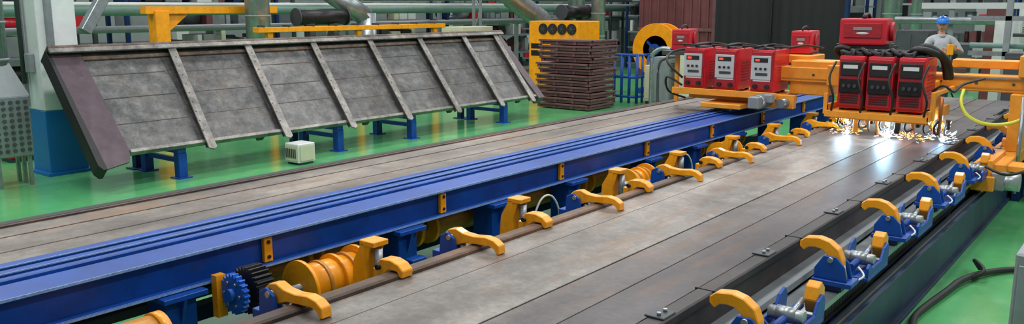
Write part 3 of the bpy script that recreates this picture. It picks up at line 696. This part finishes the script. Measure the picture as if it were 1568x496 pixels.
# ------------------------------------------------ worker
def worker(loc,rz):
    J=[((0,0,.97),.145),((0,0,1.12),.135),((0,-.01,1.32),.165),((0,0,1.46),.10),((0,-.005,1.53),.058),((0,-.01,1.62),.055),
       ((.19,0,1.43),.075),((.33,-.05,1.22),.052),((.17,-.30,1.30),.034),
       ((-.19,0,1.43),.075),((-.27,-.06,1.16),.052),((-.09,-.32,1.26),.034),
       ((.10,0,.88),.10),((.12,-.02,.50),.068),((.12,.03,.10),.048),((.13,-.13,.045),.042),
       ((-.10,0,.88),.10),((-.12,.0,.50),.068),((-.12,.03,.10),.048),((-.13,-.13,.045),.042)]
    E=[(0,1),(1,2),(2,3),(3,4),(4,5),(3,6),(6,7),(7,8),(3,9),(9,10),(10,11),(0,12),(12,13),(13,14),(14,15),(0,16),(16,17),(17,18),(18,19)]
    def skin(J,E,root=0,sub=2):
        me=bpy.data.meshes.new('s'); me.from_pydata([j[0] for j in J],E,[]); o=bpy.data.objects.new('s',me); SC.collection.objects.link(o)
        bpy.context.view_layer.objects.active=o; m=o.modifiers.new('k','SKIN'); s=o.modifiers.new('d','SUBSURF'); s.levels=sub; s.render_levels=sub
        if not me.skin_vertices:
            bm=bmesh.new(); bm.from_mesh(me); bm.verts.layers.skin.verify(); bm.to_mesh(me); bm.free()
        for i,j in enumerate(J):
            me.skin_vertices[0].data[i].radius=(j[1],j[1]); me.skin_vertices[0].data[i].use_root=(i==root)
        dg=bpy.context.evaluated_depsgraph_get(); r=bpy.data.meshes.new_from_object(o.evaluated_get(dg)); bpy.data.objects.remove(o); return r
    body=skin(J,E)
    b=B('worker')
    for n in ('skin','shirt','pants','black'): b.mi(n)
    for v in body.vertices:
        if v.co.z>.85 and abs(v.co.x)<.25: v.co.y*=.72 if v.co.y>-.12 else 1
    for p in body.polygons:
        c=p.center; p.use_smooth=True
        if c.z<.11: i=3
        elif c.z<.99 : i=2
        elif c.z>1.53 and abs(c.x)<.1: i=0
        elif c.y<-.17 : i=0
        else: i=1
        p.material_index=i
    b.bm.from_mesh(body)
    for sx,w in ((1,Vector((.17,-.30,1.30))),(-1,Vector((-.09,-.32,1.26)))):
        d=Vector((-sx*.55,-.8,.1)).normalized(); side=Vector((0,0,1))
        b2=skin([(tuple(w),.028),(tuple(w+d*.05),.032)],[(0,1)],0,2)
        for p in b2.polygons: p.use_smooth=True
        b.bm.from_mesh(b2)
        for f,(o,l) in enumerate(((.03,.075),(.011,.085),(-.009,.08),(-.028,.062))):
            r0=w+d*.055+side*o; curl=Vector((-sx*.9,.25,0)).normalized()
            ch=[(tuple(r0),.010),(tuple(r0+d*l*.45),.0095),(tuple(r0+d*l*.6+curl*l*.35),.0088),(tuple(r0+d*l*.35+curl*l*.6),.0078)]
            fm=skin(ch,[(0,1),(1,2),(2,3)],0,1)
            for p in fm.polygons: p.use_smooth=True
            b.bm.from_mesh(fm)
        r0=w+d*.025+side*.025
        fm=skin([(tuple(r0),.012),(tuple(r0+side*.03+d*.03),.011),(tuple(r0+side*.03+d*.055+Vector((-sx*.02,0,0))),.009)],[(0,1),(1,2)],0,1)
        for p in fm.polygons: p.use_smooth=True
        b.bm.from_mesh(fm)
    b.cyl((0,-.005,1.49),(0,-.008,1.535),.078,'shirt',20,.066)
    b.T=Matrix.Translation((0,-.015,1.69))@Matrix.Rotation(-.35,4,'Z')@Matrix.Rotation(.12,4,'X')
    t=bmesh.new(); bmesh.ops.create_uvsphere(t,u_segments=28,v_segments=20,radius=1)
    for v in t.verts:
        x,y,z=v.co
        k=1-.32*max(0,-z)**1.5
        v.co=Vector((x*.076*k,y*.095*(1-.12*max(0,-z))-(.012*max(0,-z)),z*.118))
        if y<-.5 and abs(x)<.6:
            v.co.y+=.008*math.exp(-((z-.05)/.15)**2)*(1 if abs(x)>.2 else 0)
    for f in t.faces: f.smooth=True
    b.add(t,'skin')
    t=bmesh.new(); bmesh.ops.create_cone(t,cap_ends=True,segments=8,radius1=.019,radius2=.006,depth=.055)
    for f in t.faces: f.smooth=True
    b.add(t,'skin',Matrix.Translation((0,-.10,-.015))@Matrix.Rotation(.35,4,'X'))
    for s in (-1,1):
        b.sph((s*.031,-.083,.012),.013,'white',(1.2,.6,.75)); b.sph((s*.031,-.0905,.012),.0065,'eye'); b.box((s*.031,-.091,.032),(.034,.008,.006),'hair',0,(0,s*.1,0))
        b.sph((s*.077,.005,-.005),.024,'skin',(.35,.8,1.2))
    b.box((0,-.094,-.058),(.044,.010,.010),'lip',.003)
    b.sph((0,.02,.03),.1,'hair',(.8,.92,.95))
    t=bmesh.new(); bmesh.ops.create_uvsphere(t,u_segments=28,v_segments=16,radius=1)
    bmesh.ops.delete(t,geom=[v for v in t.verts if v.co.z<-.02],context='VERTS')
    for v in t.verts: v.co=Vector((v.co.x*.105,v.co.y*.128,v.co.z*.105))
    for f in t.faces: f.smooth=True
    b.add(t,'helmet',Matrix.Translation((0,.0,.05)))
    b.prism([(.112*math.cos(a),.135*math.sin(a)-(.04 if math.sin(a)<-.3 else 0)) for a in [2*math.pi*i/28 for i in range(28)]],'Z',.045,.053,'helmet')
    b.box((0,.0,.15),(.02,.2,.015),'helmet',.004)
    b.T=Matrix.Identity(4)
    b.box((.03,-.40,1.29),(.10,.06,.18),'yellow',.01); b.tube([(.03,-.4,1.2),(.03,-.42,1.0),(.1,-.4,.6),(.3,-.3,.3)],.012,'black',6)
    return b.done(loc,(0,0,rz))
worker((-3.18,16.0,.2),.5)
b=B('operator_platform'); b.bb(-3.7,-2.5,15.5,16.5,.14,.2,'dgrey',.005)
for x in (-3.65,-2.6):
    for y in (15.55,16.4): b.bb(x,x+.06,y,y+.06,0,.14,'dgrey')
b.done()

# ------------------------------------------------ lights
def area(loc,sx,sy,e,rot=(0,0,0),col=(1,.99,.97)):
    l=bpy.data.lights.new('ceiling_light','AREA'); l.shape='RECTANGLE'; l.size=sx; l.size_y=sy; l.energy=e; l.color=col
    o=bpy.data.objects.new('ceiling_light',l); o.location=loc; o.rotation_euler=rot; SC.collection.objects.link(o)
for x in (-18,-12,-7,-2.5,3):
    for y in (4,12,22):
        area((x,y,7),.7,5,235)
w=bpy.data.worlds.new('hall_ambient'); SC.world=w; w.use_nodes=True
bg=w.node_tree.nodes['Background']; bg.inputs['Color'].default_value=(.86,.95,1,1); bg.inputs['Strength'].default_value=.38

# ------------------------------------------------ camera
c=bpy.data.cameras.new('camera'); c.sensor_width=36; c.lens=1290/1568*36; c.clip_end=200
o=bpy.data.objects.new('camera',c); o.location=(0,0,2.2); o.rotation_euler=(math.radians(90-10.45),0,math.radians(38.0))
SC.collection.objects.link(o); SC.camera=o
